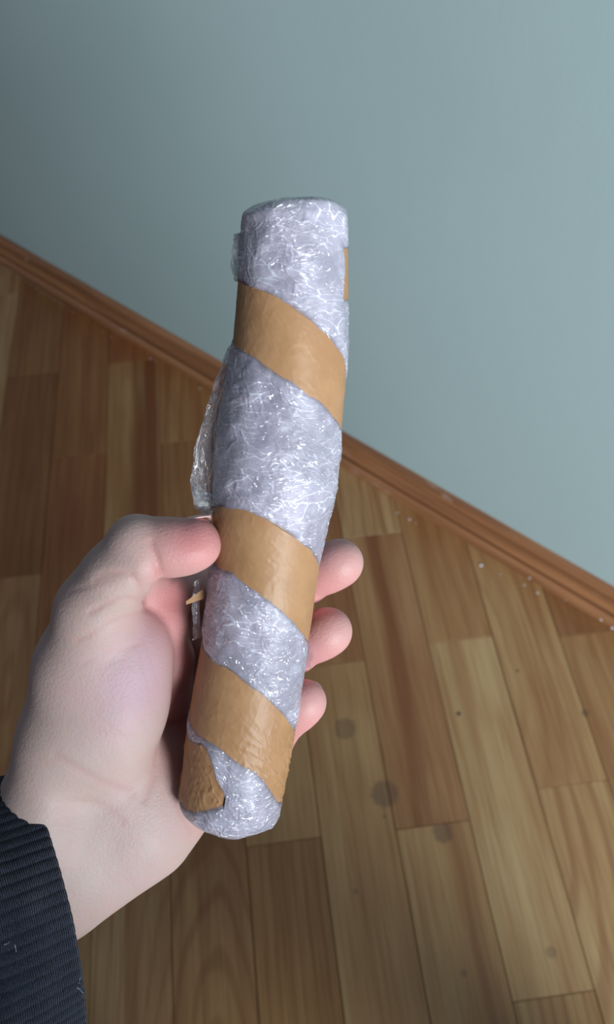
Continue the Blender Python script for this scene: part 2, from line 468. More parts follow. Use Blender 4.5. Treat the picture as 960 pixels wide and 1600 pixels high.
#@@HAND
# ------------------------------------------------------------------ the tube: axis, radius, surface map (camera axes, mm)
_ty = np.array([300, 330, 430, 560, 610, 690, 745, 800, 871, 1023, 1124, 1235, 1300.])
_tc = np.array([462, 461, 459.5, 453, 446, 435, 431, 424, 416.5, 396, 379.5, 362.5, 352.])
_tr = np.array([80, 81, 85, 90, 93, 97, 97, 90, 83.5, 82, 84, 80, 77.])
_td = np.array([269, 271, 276, 283, 286, 290.5, 293, 296, 300, 308, 313, 318, 321.])
def _sm(x, xs, ys):
    # smooth interpolation (box-averaged linear)
    return (np.interp(x - 30, xs, ys) + np.interp(x, xs, ys) * 2 + np.interp(x + 30, xs, ys)) / 4
T_TOP, T_BOT = 311.0, 1290.0
def tube(phi, t, off=0.0, endcap=True):
    """point on the roll: phi in degrees (0 left, 90 front, 180 right, 270 back), t down its length, off mm outwards"""
    phi = np.asarray(phi, float); t = np.asarray(t, float); off = np.asarray(off, float)
    tt = np.clip(t, 303, 1300)
    a_ = np.radians(phi)
    if endcap:
        s_ = np.clip((T_TOP + 44 - t) / 44, 0, 1); s_ = 1.5 * s_ * (1 - s_ ** 3); tt = tt + s_ * (7 * np.cos(a_ + .5) + 5 * vnoise(np.cos(a_) * 1.6 + 5, np.sin(a_) * 1.6 + 9)) 
        s_ = np.clip((t - T_BOT + 44) / 44, 0, 1); s_ = 1.5 * s_ * (1 - s_ ** 3); tt = tt + s_ * (-5 * np.cos(a_) + 5 * vnoise(np.cos(a_) * 1.8 + 25, np.sin(a_) * 1.8 + 3))
    c = _sm(tt, _ty, _tc); r = _sm(tt, _ty, _tr); d = _sm(tt, _ty, _td)
    A = np.stack([(c - 480) / F_PX * d, (tt - 800) / F_PX * d, d], -1)
    e = 8.0
    c2 = _sm(tt + e, _ty, _tc); d2 = _sm(tt + e, _ty, _td)
    B = np.stack([(c2 - 480) / F_PX * d2, (tt + e - 800) / F_PX * d2, d2], -1)
    T = B - A; T /= np.linalg.norm(T, axis=-1, keepdims=True)
    R = r * d / F_PX * 0.99
    if endcap:
        h1, h2 = 34.0, 44.0
        s = np.clip((T_TOP + h1 - t) / h1, 0, 1); R1 = np.sqrt(np.clip(1 - s ** 2.6, 0, 1))
        s2 = np.clip((t - (T_BOT - h2)) / h2, 0, 1); R2 = np.sqrt(np.clip(1 - s2 ** 2.6, 0, 1))
        k = R1 * R2
    else: k = 1.0
    view = A / np.linalg.norm(A, axis=-1, keepdims=True)
    L = np.cross(T, view); L /= np.linalg.norm(L, axis=-1, keepdims=True)
    L = np.where(L[..., :1] > 0, -L, L)
    Fr = np.cross(L, T); Fr = np.where(Fr[..., 2:3] > 0, -Fr, Fr)
    a = np.radians(phi)
    rr = ((R + off) * k)[..., None]
    return A + (np.cos(a)[..., None] * L + np.sin(a)[..., None] * Fr) * rr

_gp, _gt = np.meshgrid(np.linspace(2, 178, 177), np.linspace(305, 1300, 996), indexing='ij')
_gq = to_px(tube(_gp, _gt, 0.3, endcap=False))
def unwrap(pts, turn):
    out = []
    for (x, y) in pts:
        dd = (_gq[..., 0] - x) ** 2 + (_gq[..., 1] - y) ** 2
        q = np.unravel_index(np.argmin(dd), dd.shape)
        out.append((_gp[q] + 360 * turn, _gt[q]))
    return sorted(out)
_up = [(-208, 392), (-180, 388)] + unwrap([(376, 445), (400, 450), (430, 465), (480, 500), (520, 537), (541, 583)], 0) \
    + unwrap([(321, 797), (350, 795), (381, 797), (422, 817), (459, 841), (486, 864), (498, 889)], 1) \
    + unwrap([(317, 1016), (361, 1050), (405, 1084), (439, 1117), (460, 1147)], 2) \
    + unwrap([(296, 1161), (322, 1166), (330, 1188), (339, 1222), (352, 1250)], 3)
_lo = [(-208, 462), (-180, 458)] + unwrap([(365, 533), (385, 548), (420, 570), (470, 605), (515, 640), (539, 675)], 0) \
    + unwrap([(330, 868), (368, 895), (405, 925), (439, 952), (466, 979), (479, 996)], 1) \
    + unwrap([(296, 1124), (337, 1161), (371, 1188), (405, 1209), (420, 1232), (437, 1254)], 2) \
    + unwrap([(291, 1263), (322, 1266), (353, 1256)], 3)
_up = np.array(sorted(_up)); _lo = np.array(sorted(_lo))
def _f(x, tab):
    w_ = 7.0
    return (np.interp(x - w_, tab[:, 0], tab[:, 1]) + 2 * np.interp(x, tab[:, 0], tab[:, 1]) + np.interp(x + w_, tab[:, 0], tab[:, 1])) / 4
upper = lambda p: _f(np.asarray(p, float), _up)
lower = lambda p: _f(np.asarray(p, float), _lo)
PH0 = -208.0; PH1 = float(_up[-1, 0])

# ------------------------------------------------------------------ materials of the roll
def tape_material():
    N = NT('brown_kraft_tape')
    tc = N.n('ShaderNodeTexCoord'); ob = tc.outputs['Object']
    n1 = N.noise(ob, 70, 3, 0.6); n2 = N.noise(ob, 900, 3, 0.6)
    c = N.mix(N.ramp(n1, 0.3, 0.7), srgb(154, 115, 80), srgb(165, 126, 91))
    c = N.mix(N.ramp(n2, 0.45, 0.8, 0, 0.3), c, srgb(158, 112, 66))
    b = N.n('ShaderNodeBsdfPrincipled'); N.l(c, b.inputs['Base Color'])
    b.inputs['Roughness'].default_value = 0.46; b.inputs['Specular IOR Level'].default_value = 0.3
    N.l(N.bump(N.math('ADD', n1, N.math('MULTIPLY', n2, .12)), 0.25, 0.0010), b.inputs['Normal'])
    N.l(b.outputs[0], N.out.inputs[0]); return N.m
M_tape = tape_material()
M_card = plain('grey_cardboard', srgb(150, 118, 84), 0.7)

def wrap_material():
    N = NT('crinkled_stretch_film')
    tc = N.n('ShaderNodeTexCoord'); ob = tc.outputs['Object']
    at = N.n('ShaderNodeAttribute', attribute_name='uvm'); uv = at.outputs['Vector']
    sep = N.n('ShaderNodeSeparateXYZ'); N.l(uv, sep.inputs[0])
    flat = N.n('ShaderNodeCombineXYZ'); N.l(sep.outputs[0], flat.inputs[0]); N.l(sep.outputs[1], flat.inputs[1]); uv = flat.outputs[0]
    cloud = N.noise(ob, 75, 4, 0.65)
    # crumple: warped cells give flat facets with sharp folds between them
    wn = N.n('ShaderNodeTexNoise'); N.l(uv, wn.inputs['Vector']); wn.inputs['Scale'].default_value = .07; wn.inputs['Detail'].default_value = 2
    wa = N.n('ShaderNodeVectorMath', operation='SCALE'); N.l(wn.outputs['Color'], wa.inputs[0]); wa.inputs['Scale'].default_value = 12.0
    wv = N.n('ShaderNodeVectorMath', operation='ADD'); N.l(uv, wv.inputs[0]); N.l(wa.outputs[0], wv.inputs[1])
    def cells(rot, sc, k, feat='F1'):
        m = N.n('ShaderNodeMapping'); N.l(wv.outputs[0], m.inputs[0]); m.inputs['Rotation'].default_value = (0, 0, math.radians(rot)); m.inputs['Scale'].default_value = sc
        v = N.n('ShaderNodeTexVoronoi', feature=feat, voronoi_dimensions='2D'); N.l(m.outputs[0], v.inputs['Vector']); v.inputs['Scale'].default_value = k
        return v.outputs['Distance']
    a1 = cells(-58, (0.14, 1.0, 1), .18); a2 = cells(-28, (0.16, 1.0, 1), .31); a3 = cells(20, (0.5, 1.0, 1), .8)
    crease = cells(-50, (0.25, 1.0, 1), .30, 'DISTANCE_TO_EDGE')
    h = N.math('ADD', N.math('MULTIPLY', a1, 1.3), N.math('ADD', N.math('MULTIPLY', a2, .8), N.math('MULTIPLY', a3, .40)))
    line = N.ramp(crease, 0.0, 0.05, 1.0, 0.0)
    c = N.mix(N.ramp(cloud, 0.35, 0.68), srgb(140, 136, 150), srgb(170, 165, 180))
    c = N.mix(N.math('MULTIPLY', line, N.ramp(cloud, 0.4, 0.6, 0, .7)), c, srgb(226, 226, 238))
    b = N.n('ShaderNodeBsdfPrincipled'); N.l(c, b.inputs['Base Color'])
    b.inputs['Roughness'].default_value = 0.45
    b.inputs['Specular IOR Level'].default_value = 0.3
    b.inputs['Coat Weight'].default_value = 1.0; b.inputs['Coat Roughness'].default_value = 0.05; b.inputs['Coat IOR'].default_value = 1.85
    N.l(N.bump(h, 0.12, 0.0008), b.inputs['Normal'])
    h2 = N.math('ADD', h, N.math('MULTIPLY', cells(-75, (0.22, 1.0, 1), .8), .7))
    N.l(N.bump(h2, 1.0, 0.0022), b.inputs['Coat Normal'])
    # the last layer at each border is thin and clear
    tr = N.n('ShaderNodeBsdfTransparent'); tr.inputs[0].default_value = (0.93, 0.93, 0.96, 1)
    mx = N.n('ShaderNodeMixShader')
    N.l(N.math('MULTIPLY', sep.outputs[2], N.ramp(cloud, 0.2, 0.8, 1.0, 0.6)), mx.inputs[0]); N.l(b.outputs[0], mx.inputs[1]); N.l(tr.outputs[0], mx.inputs[2])
    N.l(mx.outputs[0], N.out.inputs[0]); return N.m
M_wrap = wrap_material()

def film_material():
    N = NT('clear_loose_film')
    at = N.n('ShaderNodeAttribute', attribute_name='uvm'); uv = at.outputs['Vector']
    fine = N.noise(N.scalev(uv, (1.0, 0.3, 1)), 1.3, 3, 0.6, 0.8)
    h = N.math('ABSOLUTE', N.math('SUBTRACT', fine, 0.5))
    nrm = N.bump(h, 0.8, 0.0015)
    g = N.n('ShaderNodeBsdfGlossy'); g.inputs['Roughness'].default_value = 0.10; N.l(nrm, g.inputs['Normal']); g.inputs['Color'].default_value = (1, 1, 1, 1)
    d = N.n('ShaderNodeBsdfDiffuse'); d.inputs['Color'].default_value = srgb(205, 205, 225); N.l(nrm, d.inputs['Normal'])
    tr = N.n('ShaderNodeBsdfTransparent'); tr.inputs[0].default_value = (0.94, 0.94, 0.96, 1)
    m1 = N.n('ShaderNodeMixShader'); N.l(N.ramp(h, 0.0, 0.25, 0.09, 0.02), m1.inputs[0]); N.l(tr.outputs[0], m1.inputs[1]); N.l(d.outputs[0], m1.inputs[2])
    fr = N.n('ShaderNodeFresnel'); fr.inputs[0].default_value = 1.5; N.l(nrm, fr.inputs['Normal'])
    m2 = N.n('ShaderNodeMixShader'); N.l(N.math('ADD', N.math('MULTIPLY', fr.outputs[0], 1.2), 0.05, clamp=True), m2.inputs[0])
    N.l(m1.outputs[0], m2.inputs[1]); N.l(g.outputs[0], m2.inputs[2])
    N.l(m2.outputs[0], N.out.inputs[0]); return N.m
M_film = film_material()

# ------------------------------------------------------------------ the roll
roll_at = to_world(tube(np.array(270.), np.array(T_BOT - 10.)))
roll = root('wrapped_roll', 'roll in crinkled clear film and spiral brown tape, held in the hand', 'roll', roll_at)

def arc_mm(phi, t):
    """unrolled coordinates in mm"""
    tt = np.clip(t, 303, 1300)
    return np.radians(phi) * 20.5, (tt - 300) * 0.2355

def wrinkle(phi, t, seed=0.0):
    """height in mm of the creases of the film"""
    u, v = arc_mm(phi, t)
    u = u + seed * 31.7
    wu = fbm(u * .12 + 3, v * .12 + 8, 2) * 5; wv = fbm(u * .12 + 40, v * .12 + 21, 2) * 5
    h = 0
    # long creases drawn across the band, fanning round the roll
    for (ang, fa, fc, amp, pw) in [(62, .085, .42, 1.0, 3.0), (38, .10, .55, .8, 3.0), (96, .12, .55, .55, 3.0), (-20, .16, .5, .4, 2.5)]:
        ca, sa = math.cos(math.radians(ang)), math.sin(math.radians(ang))
        a = (u + wu) * ca + (v + wv) * sa; c = -(u + wu) * sa + (v + wv) * ca
        n = fbm(a * fa + ang, c * fc + ang * .37, 2)
        r = np.clip(1 - np.abs(n) * 4.2, 0, 1) ** pw
        gate = np.clip(0.55 + 1.3 * vnoise(u * .09 + ang, v * .09 + 2 * ang), 0, 1)
        h = h + amp * r * gate
    small = np.clip(1 - np.abs(fbm(u * .9 + 9, v * .9 + 4, 2)) * 4.5, 0, 1) ** 2
    return h * 0.24 + small * 0.04 + fbm(u * .15, v * .15, 2) * 0.5

def film_strip(name, pa, pb, fa, fb, npp, ns, seed, thin0, thin1, base=0.75, jag0=1.0, jag1=1.0, lift=None):
    P = np.linspace(pa, pb, npp); S = np.linspace(0, 1, ns)
    S = S
    PP, SS = np.meshgrid(P, S, indexing='ij')
    a = fa(P) + jag0 * (fbm(P * .04 + seed, P * 0 + 3, 2) * 4); b = fb(P) + jag1 * (fbm(P * .04 + seed + 9, P * 0 + 7, 2) * 4)
    b = np.maximum(b, a + 0.5)
    TT = a[:, None] + (b - a)[:, None] * SS
    wd = (b - a)[:, None]
    e0 = SS * wd / 4.2; e1 = (1 - SS) * wd / 4.2            # mm from the borders
    k = np.ones_like(TT)
    if thin0: k = k * (1 - np.exp(-(e0 / 1.6) ** 1.3))
    if thin1: k = k * (1 - np.exp(-(e1 / 1.6) ** 1.3))
    h = base * (0.35 + 0.65 * k) + wrinkle(PP, TT, seed) * (0.25 + 0.75 * k) * np.clip((TT - T_TOP) / 30, 0, 1)
    if lift is not None: h = h + lift(PP, TT)
    if pb - pa == 360 and not thin0:                      # close the ring
        q = np.clip((PP - (pb - 50)) / 50, 0, 1); h = h + q * (wrinkle(PP - 360, TT, seed) - wrinkle(PP, TT, seed)) * (0.25 + 0.75 * k) * np.clip((TT - T_TOP) / 30, 0, 1)
    V = tube(PP, TT, h)
    u, v = arc_mm(PP, TT)
    tr = np.zeros_like(TT)
    if thin0: tr = np.maximum(tr, np.exp(-(e0 / 1.3) ** 2) * .75)
    if thin1: tr = np.maximum(tr, np.exp(-(e1 / 1.3) ** 2) * .75)
    return V.reshape(-1, 3), np.stack([u + seed * 13, v, tr], -1).reshape(-1, 3), grid_faces(npp, ns)

def build_roll():
    # hidden core
    P = np.linspace(0, 360, 121)[:-1]; TT = np.concatenate([np.linspace(T_TOP + .5, T_TOP + 30, 14), np.linspace(T_TOP + 36, T_BOT - 44, 120), np.linspace(T_BOT - 38, T_BOT - .5, 18)])
    PP, T2 = np.meshgrid(P, TT, indexing='ij')
    link_mesh('cardboard_core', to_world(tube(PP, T2, -0.35).reshape(-1, 3)), grid_faces(len(P), len(TT), True), M_card, roll)
    # the brown tape: one long spiral band
    npp, ns = 1300, 44
    P = np.linspace(PH0, PH1 - 2, npp); S = np.linspace(0, 1, ns); PP, SS = np.meshgrid(P, S, indexing='ij')
    a = upper(P) + fbm(P * .05, P * 0 + 11, 2) * 2.0 - 2.5; b = lower(P) + fbm(P * .05 + 50, P * 0 + 4, 2) * 2.0 + 2.5
    T2 = a[:, None] + (b - a)[:, None] * SS
    u, v = arc_mm(PP, T2)
    amp = 0.10 + 0.55 * np.exp(-(((PP - 865) / 55) ** 2)) * np.clip((T2 - 1080) / 80, 0, 1) + 0.22 * np.clip((PP - 1060) / 30, 0, 1)
    cr = np.clip(1 - np.abs(fbm((u * .8 + v * .6) * .10, (-u * .6 + v * .8) * .42, 2)) * 4, 0, 1) ** 2.2
    cr2 = np.clip(1 - np.abs(fbm((u * .4 - v * .9) * .12 + 9, (u * .9 + v * .4) * .40, 2)) * 4, 0, 1) ** 2.2
    h = 0.30 + amp * (cr + .6 * cr2 - .3) + 0.06 * fbm(u * .2, v * .2, 2)
    V = tube(PP, T2, h)
    Vin = tube(PP, T2, h - 0.12)
    nV = npp * ns
    link_mesh('brown_tape', to_world(V.reshape(-1, 3)), grid_faces(npp, ns), M_tape, roll)
    # film: top wrap, spiral between the tape turns, bottom wrap
    parts = []
    parts.append(film_strip('top', PH0, PH0 + 360, lambda p: p * 0 + T_TOP, upper, 420, 300, 0.0, False, True, 0.6, 0, 1.0))
    parts.append(film_strip('mid', PH0, PH1 - 360, lower, lambda p: upper(p + 360), 1080, 200, 0.0, True, True, 0.55, 1.0, 1.0))
    parts.append(film_strip('end', PH1 - 360, PH1, lower, lambda p: p * 0 + T_BOT, 420, 110, 0.0, True, False, 0.6, 0.8, 0))
    V = []; U = []; Fa = []; o = 0
    for v_, u_, f_ in parts:
        V.append(v_); U.append(u_); Fa.append(f_ + o); o += len(v_)
    link_mesh('plastic_film', to_world(np.concatenate(V)), np.concatenate(Fa), M_wrap, roll, uvs=np.concatenate(U))

def flap(name, inner, outer, nu=80, nv=26, amp=1.2, seed=1.0, curl=0.0, label=None):
    """loose film standing off the roll; inner/outer: lists of (x, y, depth)"""
    def res(L, n):
        L = np.array(L, float); s = np.linspace(0, len(L) - 1, n)
        return np.stack([_spl(s, L[:, k]) for k in range(3)], -1)
    def _spl(s, y):
        x = np.arange(len(y)); a = np.interp(s, x, y)
        return (np.interp(s - .3, x, y) + a * 2 + np.interp(s + .3, x, y)) / 4
    I = res(inner, nu); O = res(outer, nu)
    t = np.linspace(0, 1, nu)
    O[:, 0] += fbm(t * 14 + seed, t * 0, 3) * 3.5
    I3 = np.array([px(*p) for p in I]); O3 = np.array([px(*p) for p in O])
    S = np.linspace(0, 1, nv)
    P = I3[:, None] * (1 - S)[None, :, None] + O3[:, None] * S[None, :, None]
    T_, S_ = np.meshgrid(t * 40, S * 12, indexing='ij')
    w1 = np.clip(1 - np.abs(fbm(T_ * .12 + S_ * .25 + seed, S_ * .35 - T_ * .10, 2)) * 4, 0, 1) ** 2
    P[..., 2] += (w1 - .4) * amp * np.sin(np.pi * np.clip(S, 0, 1) * .9 + .1)[None] + fbm(T_ * .2, S_ * .2 + seed, 2) * amp * S[None]
    P[..., 2] += curl * (S ** 2)[None]
    uv = np.stack([T_, S_, T_ * 0], -1).reshape(-1, 3)
    o = link_mesh(name, to_world(P.reshape(-1, 3)), grid_faces(nu, nv), M_film, roll, uvs=uv)
    return o

build_roll()
flap('loose_film', [(366, 534, 284), (358, 600, 287), (346, 660, 290), (340, 720, 293), (335, 775, 296), (336, 800, 297)],
     [(359, 536, 282), (337, 590, 283), (318, 650, 284), (303, 705, 285), (297, 750, 287), (303, 800, 289)], 120, 36, 1.4, 1.0)
flap('loose_film', [(380, 362, 272), (378, 385, 273), (377, 420, 275), (379, 445, 277)],
     [(366, 364, 270), (363, 382, 271), (360, 418, 272), (366, 440, 274)], 50, 14, .9, 3.0)
flap('loose_film', [(335, 770, 293), (345, 790, 292), (342, 806, 292)], [(305, 765, 290), (303, 790, 288), (322, 808, 287)], 40, 20, 1.2, 7.0)
flap('loose_film', [(313, 900, 302), (312, 950, 304), (313, 1000, 306)], [(303, 905, 300), (299, 950, 301), (302, 1006, 303)], 50, 12, .8, 5.0)
flap('loose_film', [(478, 995, 305), (478, 1020, 307), (474, 1045, 308)], [(484, 1005, 303), (489, 1028, 303), (484, 1046, 305)], 40, 12, .6, 9.0)
flap('loose_film', [(314, 1262, 309), (330, 1266, 306), (352, 1268, 304)], [(318, 1285, 312), (340, 1290, 308), (362, 1290, 306)], 40, 14, .8, 11.0)

def tape_end():
    a = px(318, 928, 299); b = px(291, 942, 296)
    w_ = np.array([0.1, 1.1, 0]); th = np.array([0, 0, .35])
    V = [a - w_ * 1.6, a + w_ * 1.6, b + w_ * .6, b - w_ * .5]
    V = V + [v + th for v in V]
    link_mesh('tape_end', to_world(np.array(V)), [(0, 1, 2, 3), (7, 6, 5, 4), (0, 4, 5, 1), (1, 5, 6, 2), (2, 6, 7, 3), (3, 7, 4, 0)], M_tape, roll, smooth=False)
tape_end()

# ------------------------------------------------------------------ the hand as one skin surface (signed distance field, camera axes, mm)
f32 = np.float32
def cone(P, a, b, ra, rb):
    a = a.astype(f32); b = b.astype(f32)
    ba = b - a; l2 = float(ba @ ba)
    h = np.clip(((P - a) @ ba) / l2, 0, 1)
    q = P - a - h[..., None] * ba
    return np.sqrt((q * q).sum(-1)) - (ra + (rb - ra) * h)
def ell(P, c, ax, rad):
    """ellipsoid; ax rows: unit axes"""
    q = (P - c.astype(f32)) @ ax.T.astype(f32)
    r = np.array(rad, f32)
    k0 = np.sqrt(((q / r) ** 2).sum(-1)); k1 = np.sqrt(((q / (r * r)) ** 2).sum(-1)) + 1e-6
    return k0 * (k0 - 1) / k1
def smin(a, b, k):
    h = np.clip(k - np.abs(a - b), 0, None) / k
    return np.minimum(a, b) - h * h * k * 0.25
def chain(P, pts, rad, k=3.0):
    d = None
    for i in range(len(pts) - 1):
        e = cone(P, pts[i], pts[i + 1], rad[i], rad[i + 1])
        d = e if d is None else smin(d, e, k)
    return d
def axes(x, y):
    x = np.array(x, float); x /= np.linalg.norm(x); y = np.array(y, float); y -= x * (x @ y); y /= np.linalg.norm(y)
    return np.stack([x, y, np.cross(x, y)])

INDEX = [px(255, 968, 330), px(330, 922, 347), px(405, 925, 342), px(474, 908, 325), px(531, 879, 315)]
MIDDLE = [px(280, 1060, 344), px(330, 1045, 357), px(395, 1045, 353), px(458, 1017, 334), px(514, 986, 321)]
RING = [px(285, 1130, 350), px(335, 1130, 359), px(385, 1150, 354), px(430, 1142, 339), px(476, 1096, 325)]
LITTLE = [px(288, 1195, 352), px(320, 1200, 358), px(365, 1210, 356), px(400, 1200, 347), px(425, 1180, 338)]
ARM = np.array([.78, -.105, .62]); ARM /= np.linalg.norm(ARM)      # forearm direction, towards the hand
W_RAD, W_ULN = px(52, 1285, 310), px(102, 1378, 324)
GROOVES = []      # (polyline Nx3, half width, depth)
def sdf(P, grooves=True):
    P = P.astype(f32)
    # thumb
    IP = px(214, 852, 284); MCP = px(150, 952, 293)
    th = chain(P, [px(262, 853, 285), px(306, 843, 286)], [9.6, 8.0])
    th = smin(th, ell(P, px(282, 862, 284), axes((1, -.12, 0), (0, 1, 0)), (13.5, 8.6, 8.6)), 4)
    th = smin(th, cone(P, IP, px(262, 852, 285), 10.6, 9.6), 2.2)
    pr = chain(P, [MCP, px(178, 905, 288), IP], [13.2, 11.6, 10.6], 5)
    pr = smin(pr, cone(P, px(178, 905, 284), px(222, 880, 281), 8.0, 7.5), 5)
    th = smin(th, pr, 1.6)
    # thenar mass
    tn = ell(P, px(172, 1085, 309), axes((-.16, 1, .10), (1, .16, 0)), (37, 23.0, 21))
    tn = smin(tn, chain(P, [MCP, px(118, 1040, 302), px(95, 1150, 308), W_RAD], [13.0, 13.5, 14.5, 15.5], 8), 12)
    tn = smin(tn, ell(P, px(205, 1020, 306), axes((-.4, .9, .1), (1, .4, 0)), (18, 13, 14)), 8)
    body = smin(tn, th, 7)
    # index base and web beyond the thenar mass
    web = chain(P, [px(215, 915, 304), px(250, 968, 314), px(262, 1030, 322), px(262, 1090, 334)], [8.5, 9.5, 9.5, 10], 5)
    # metacarpals and palm
    pm = chain(P, [px(95, 1290, 320), INDEX[0]], [13, 11.5])
    pm = smin(pm, chain(P, [px(110, 1310, 326), MIDDLE[0]], [13, 12]), 8)
    pm = smin(pm, chain(P, [px(118, 1335, 330), RING[0]], [13, 11.5]), 8)
    pm = smin(pm, chain(P, [px(122, 1365, 330), px(215, 1290, 344), LITTLE[0]], [14, 15, 11]), 8)
    pm = smin(pm, chain(P, [px(262, 985, 333), px(292, 1010, 342), MIDDLE[0], RING[0], LITTLE[0]], [9.5, 10, 11, 10.5, 10], 5), 6)
    # heel of the little-finger side
    hy = chain(P, [px(108, 1372, 325), px(165, 1330, 330), px(222, 1288, 334), px(262, 1238, 340), px(262, 1190, 346)], [16.5, 19.5, 20.5, 19.5, 15], 8)
    pm = smin(pm, hy, 10)
    pm = smin(pm, ell(P, px(150, 1260, 322), axes((.7, -.7, 0), (.7, .7, .2)), (36, 25, 16)), 12)
    body = smin(body, pm, 7.0)
    body = smin(body, web, 1.6)
    body = smin(body, chain(P, [px(222, 905, 302), px(262, 928, 318), px(318, 925, 338)], [7.5, 8.5, 9.5], 5), 2.5)
    # wrist and forearm
    fo = chain(P, [px(70, 1290, 315), px(47, 1325, 317), px(47, 1325, 317) - ARM * 75], [17, 17.5, 20], 8)
    fo = smin(fo, chain(P, [px(104, 1365, 324), px(77, 1395, 326), px(77, 1395, 326) - ARM * 80], [18.0, 18., 21], 8), 14)
    body = smin(body, fo, 12)
    for pts, r in ((INDEX, [11.5, 10.2, 9.6, 9.3, 9.0]), (MIDDLE, [11.8, 10.4, 9.8, 9.4, 9.1]), (RING, [11.2, 9.8, 9.2, 8.9, 8.6]), (LITTLE, [10.2, 8.8, 8.2, 7.6, 7.2])):
        fg = chain(P, pts, r, 3.0)
        t0, t1 = pts[-2], pts[-1]; ax = t1 - t0; ax = ax / np.linalg.norm(ax)
        pulp = t1 - ax * 4.0 + np.array([-0.5, 0.2, -1.0])
        fg = smin(fg, ell(P, pulp, axes(ax, (0, 0, 1)), (12.5, r[-1] * .98, r[-1] * 1.0)), 3)
        body = smin(body, fg, 4.0)
    if grooves:
        for (L, wd, dp) in GROOVES:
            m = None
            for i in range(len(L) - 1):
                e = cone(P, L[i], L[i + 1], 0, 0); m = e if m is None else np.minimum(m, e)
            body = body + dp * .62 * np.exp(-(m / wd) ** 2)
    return body

def surf_at(x, y, d0=250, d1=380):
    d = np.arange(d0, d1, 0.5)
    P = np.stack([(x - 480) / F_PX * d, (y - 800) / F_PX * d, d], -1)
    s = sdf(P, False)
    q = np.nonzero(s < 0)[0]
    return P[q[0]] if len(q) else None
def groove(pts, wd, dp, n=5):
    pts = np.array(pts, float); out = []
    s = np.linspace(0, len(pts) - 1, n)
    xs = np.interp(s, np.arange(len(pts)), pts[:, 0]); ys = np.interp(s, np.arange(len(pts)), pts[:, 1])
    for x, y in zip(xs, ys):
        p = surf_at(x, y)
        if p is not None: out.append(p)
    if len(out) > 1: NEW.append((out, wd, dp))
NEW = []
groove([(236, 848), (242, 864), (247, 886), (246, 897)], 1.1, 1.0, 6)
groove([(150, 905), (180, 893), (205, 897), (218, 915), (226, 940)], 1.2, .55, 7)
groove([(140, 958), (175, 938), (205, 932), (226, 942)], 1.0, .55, 6)
groove([(122, 1000), (160, 980), (200, 960), (232, 950)], 1.2, .40, 6)
groove([(110, 925), (140, 915), (175, 907)], .9, .30, 5)
groove([(130, 1035), (170, 1020), (215, 1005)], .9, .22, 5)
groove([(88, 1180), (130, 1205), (175, 1228), (205, 1238)], 1.8, .42, 6)
groove([(90, 1255), (130, 1250), (170, 1262), (190, 1285)], 1.6, .30, 6)
groove([(150, 1140), (185, 1150), (215, 1148)], .7, .2, 5)
groove([(160, 1125), (180, 1140), (200, 1160)], .7, .18, 5)
groove([(225, 1000), (240, 1040), (248, 1075)], .5, .16, 5)
groove([(215, 1010), (230, 1060), (236, 1095)], .5, .14, 5)
groove([(245, 1175), (240, 1215), (225, 1250)], 1.6, .5, 5)
groove([(268, 1235), (288, 1275), (298, 1300)], 1.2, .4, 5)
GROOVES.extend(NEW)

def surface_nets(f, lo, step, shape):
    nx, ny, nz = shape
    F = np.empty(shape, f32)
    ys = lo[1] + step * np.arange(ny); zs = lo[2] + step * np.arange(nz)
    Y, Z = np.meshgrid(ys, zs, indexing='ij')
    # coarse pass: skip slabs that are far from the surface
    for i in range(nx):
        P = np.empty((ny, nz, 3), f32); P[..., 0] = lo[0] + step * i; P[..., 1] = Y; P[..., 2] = Z
        F[i] = f(P)
    S = F < 0
    act = np.zeros((nx - 1, ny - 1, nz - 1), np.int8)
    for a in (0, 1):
        for b in (0, 1):
            for c in (0, 1):
                act += S[a:nx - 1 + a, b:ny - 1 + b, c:nz - 1 + c]
    idx = np.argwhere((act > 0) & (act < 8))
    vid = -np.ones((nx - 1, ny - 1, nz - 1), np.int64); vid[idx[:, 0], idx[:, 1], idx[:, 2]] = np.arange(len(idx))
    acc = np.zeros((len(idx), 3)); cnt = np.zeros(len(idx))
    cor = [(a, b, c) for a in (0, 1) for b in (0, 1) for c in (0, 1)]
    val = {q: F[idx[:, 0] + q[0], idx[:, 1] + q[1], idx[:, 2] + q[2]] for q in cor}
    for q in cor:
        for ax in range(3):
            if q[ax] == 0:
                r = list(q); r[ax] = 1; r = tuple(r)
                a, b = val[q], val[r]; m = (a < 0) != (b < 0)
                t = np.where(m, a / np.where(m, a - b, 1), 0)
                pt = np.tile(np.array(q, float), (len(idx), 1)); pt[:, ax] = t
                acc[m] += pt[m]; cnt[m] += 1
    V = (idx + acc / cnt[:, None]) * step + lo
    Q = []
    for ax in range(3):
        o1, o2 = [(1, 2), (2, 0), (0, 1)][ax]
        sl0 = [slice(None)] * 3; sl1 = [slice(None)] * 3
        sl0[ax] = slice(0, -1); sl1[ax] = slice(1, None)
        ch = S[tuple(sl0)] != S[tuple(sl1)]
        e = np.argwhere(ch)
        e = e[(e[:, o1] > 0) & (e[:, o2] > 0) & (e[:, o1] < shape[o1] - 1) & (e[:, o2] < shape[o2] - 1)]
        d1 = np.zeros(3, int); d1[o1] = 1; d2 = np.zeros(3, int); d2[o2] = 1
        g = lambda c: vid[c[:, 0], c[:, 1], c[:, 2]]
        q = np.stack([g(e - d1 - d2), g(e - d2), g(e), g(e - d1)], -1)
        ins = S[e[:, 0], e[:, 1], e[:, 2]]
        q[~ins] = q[~ins][:, ::-1]
        Q.append(q)
    return V, np.concatenate(Q)

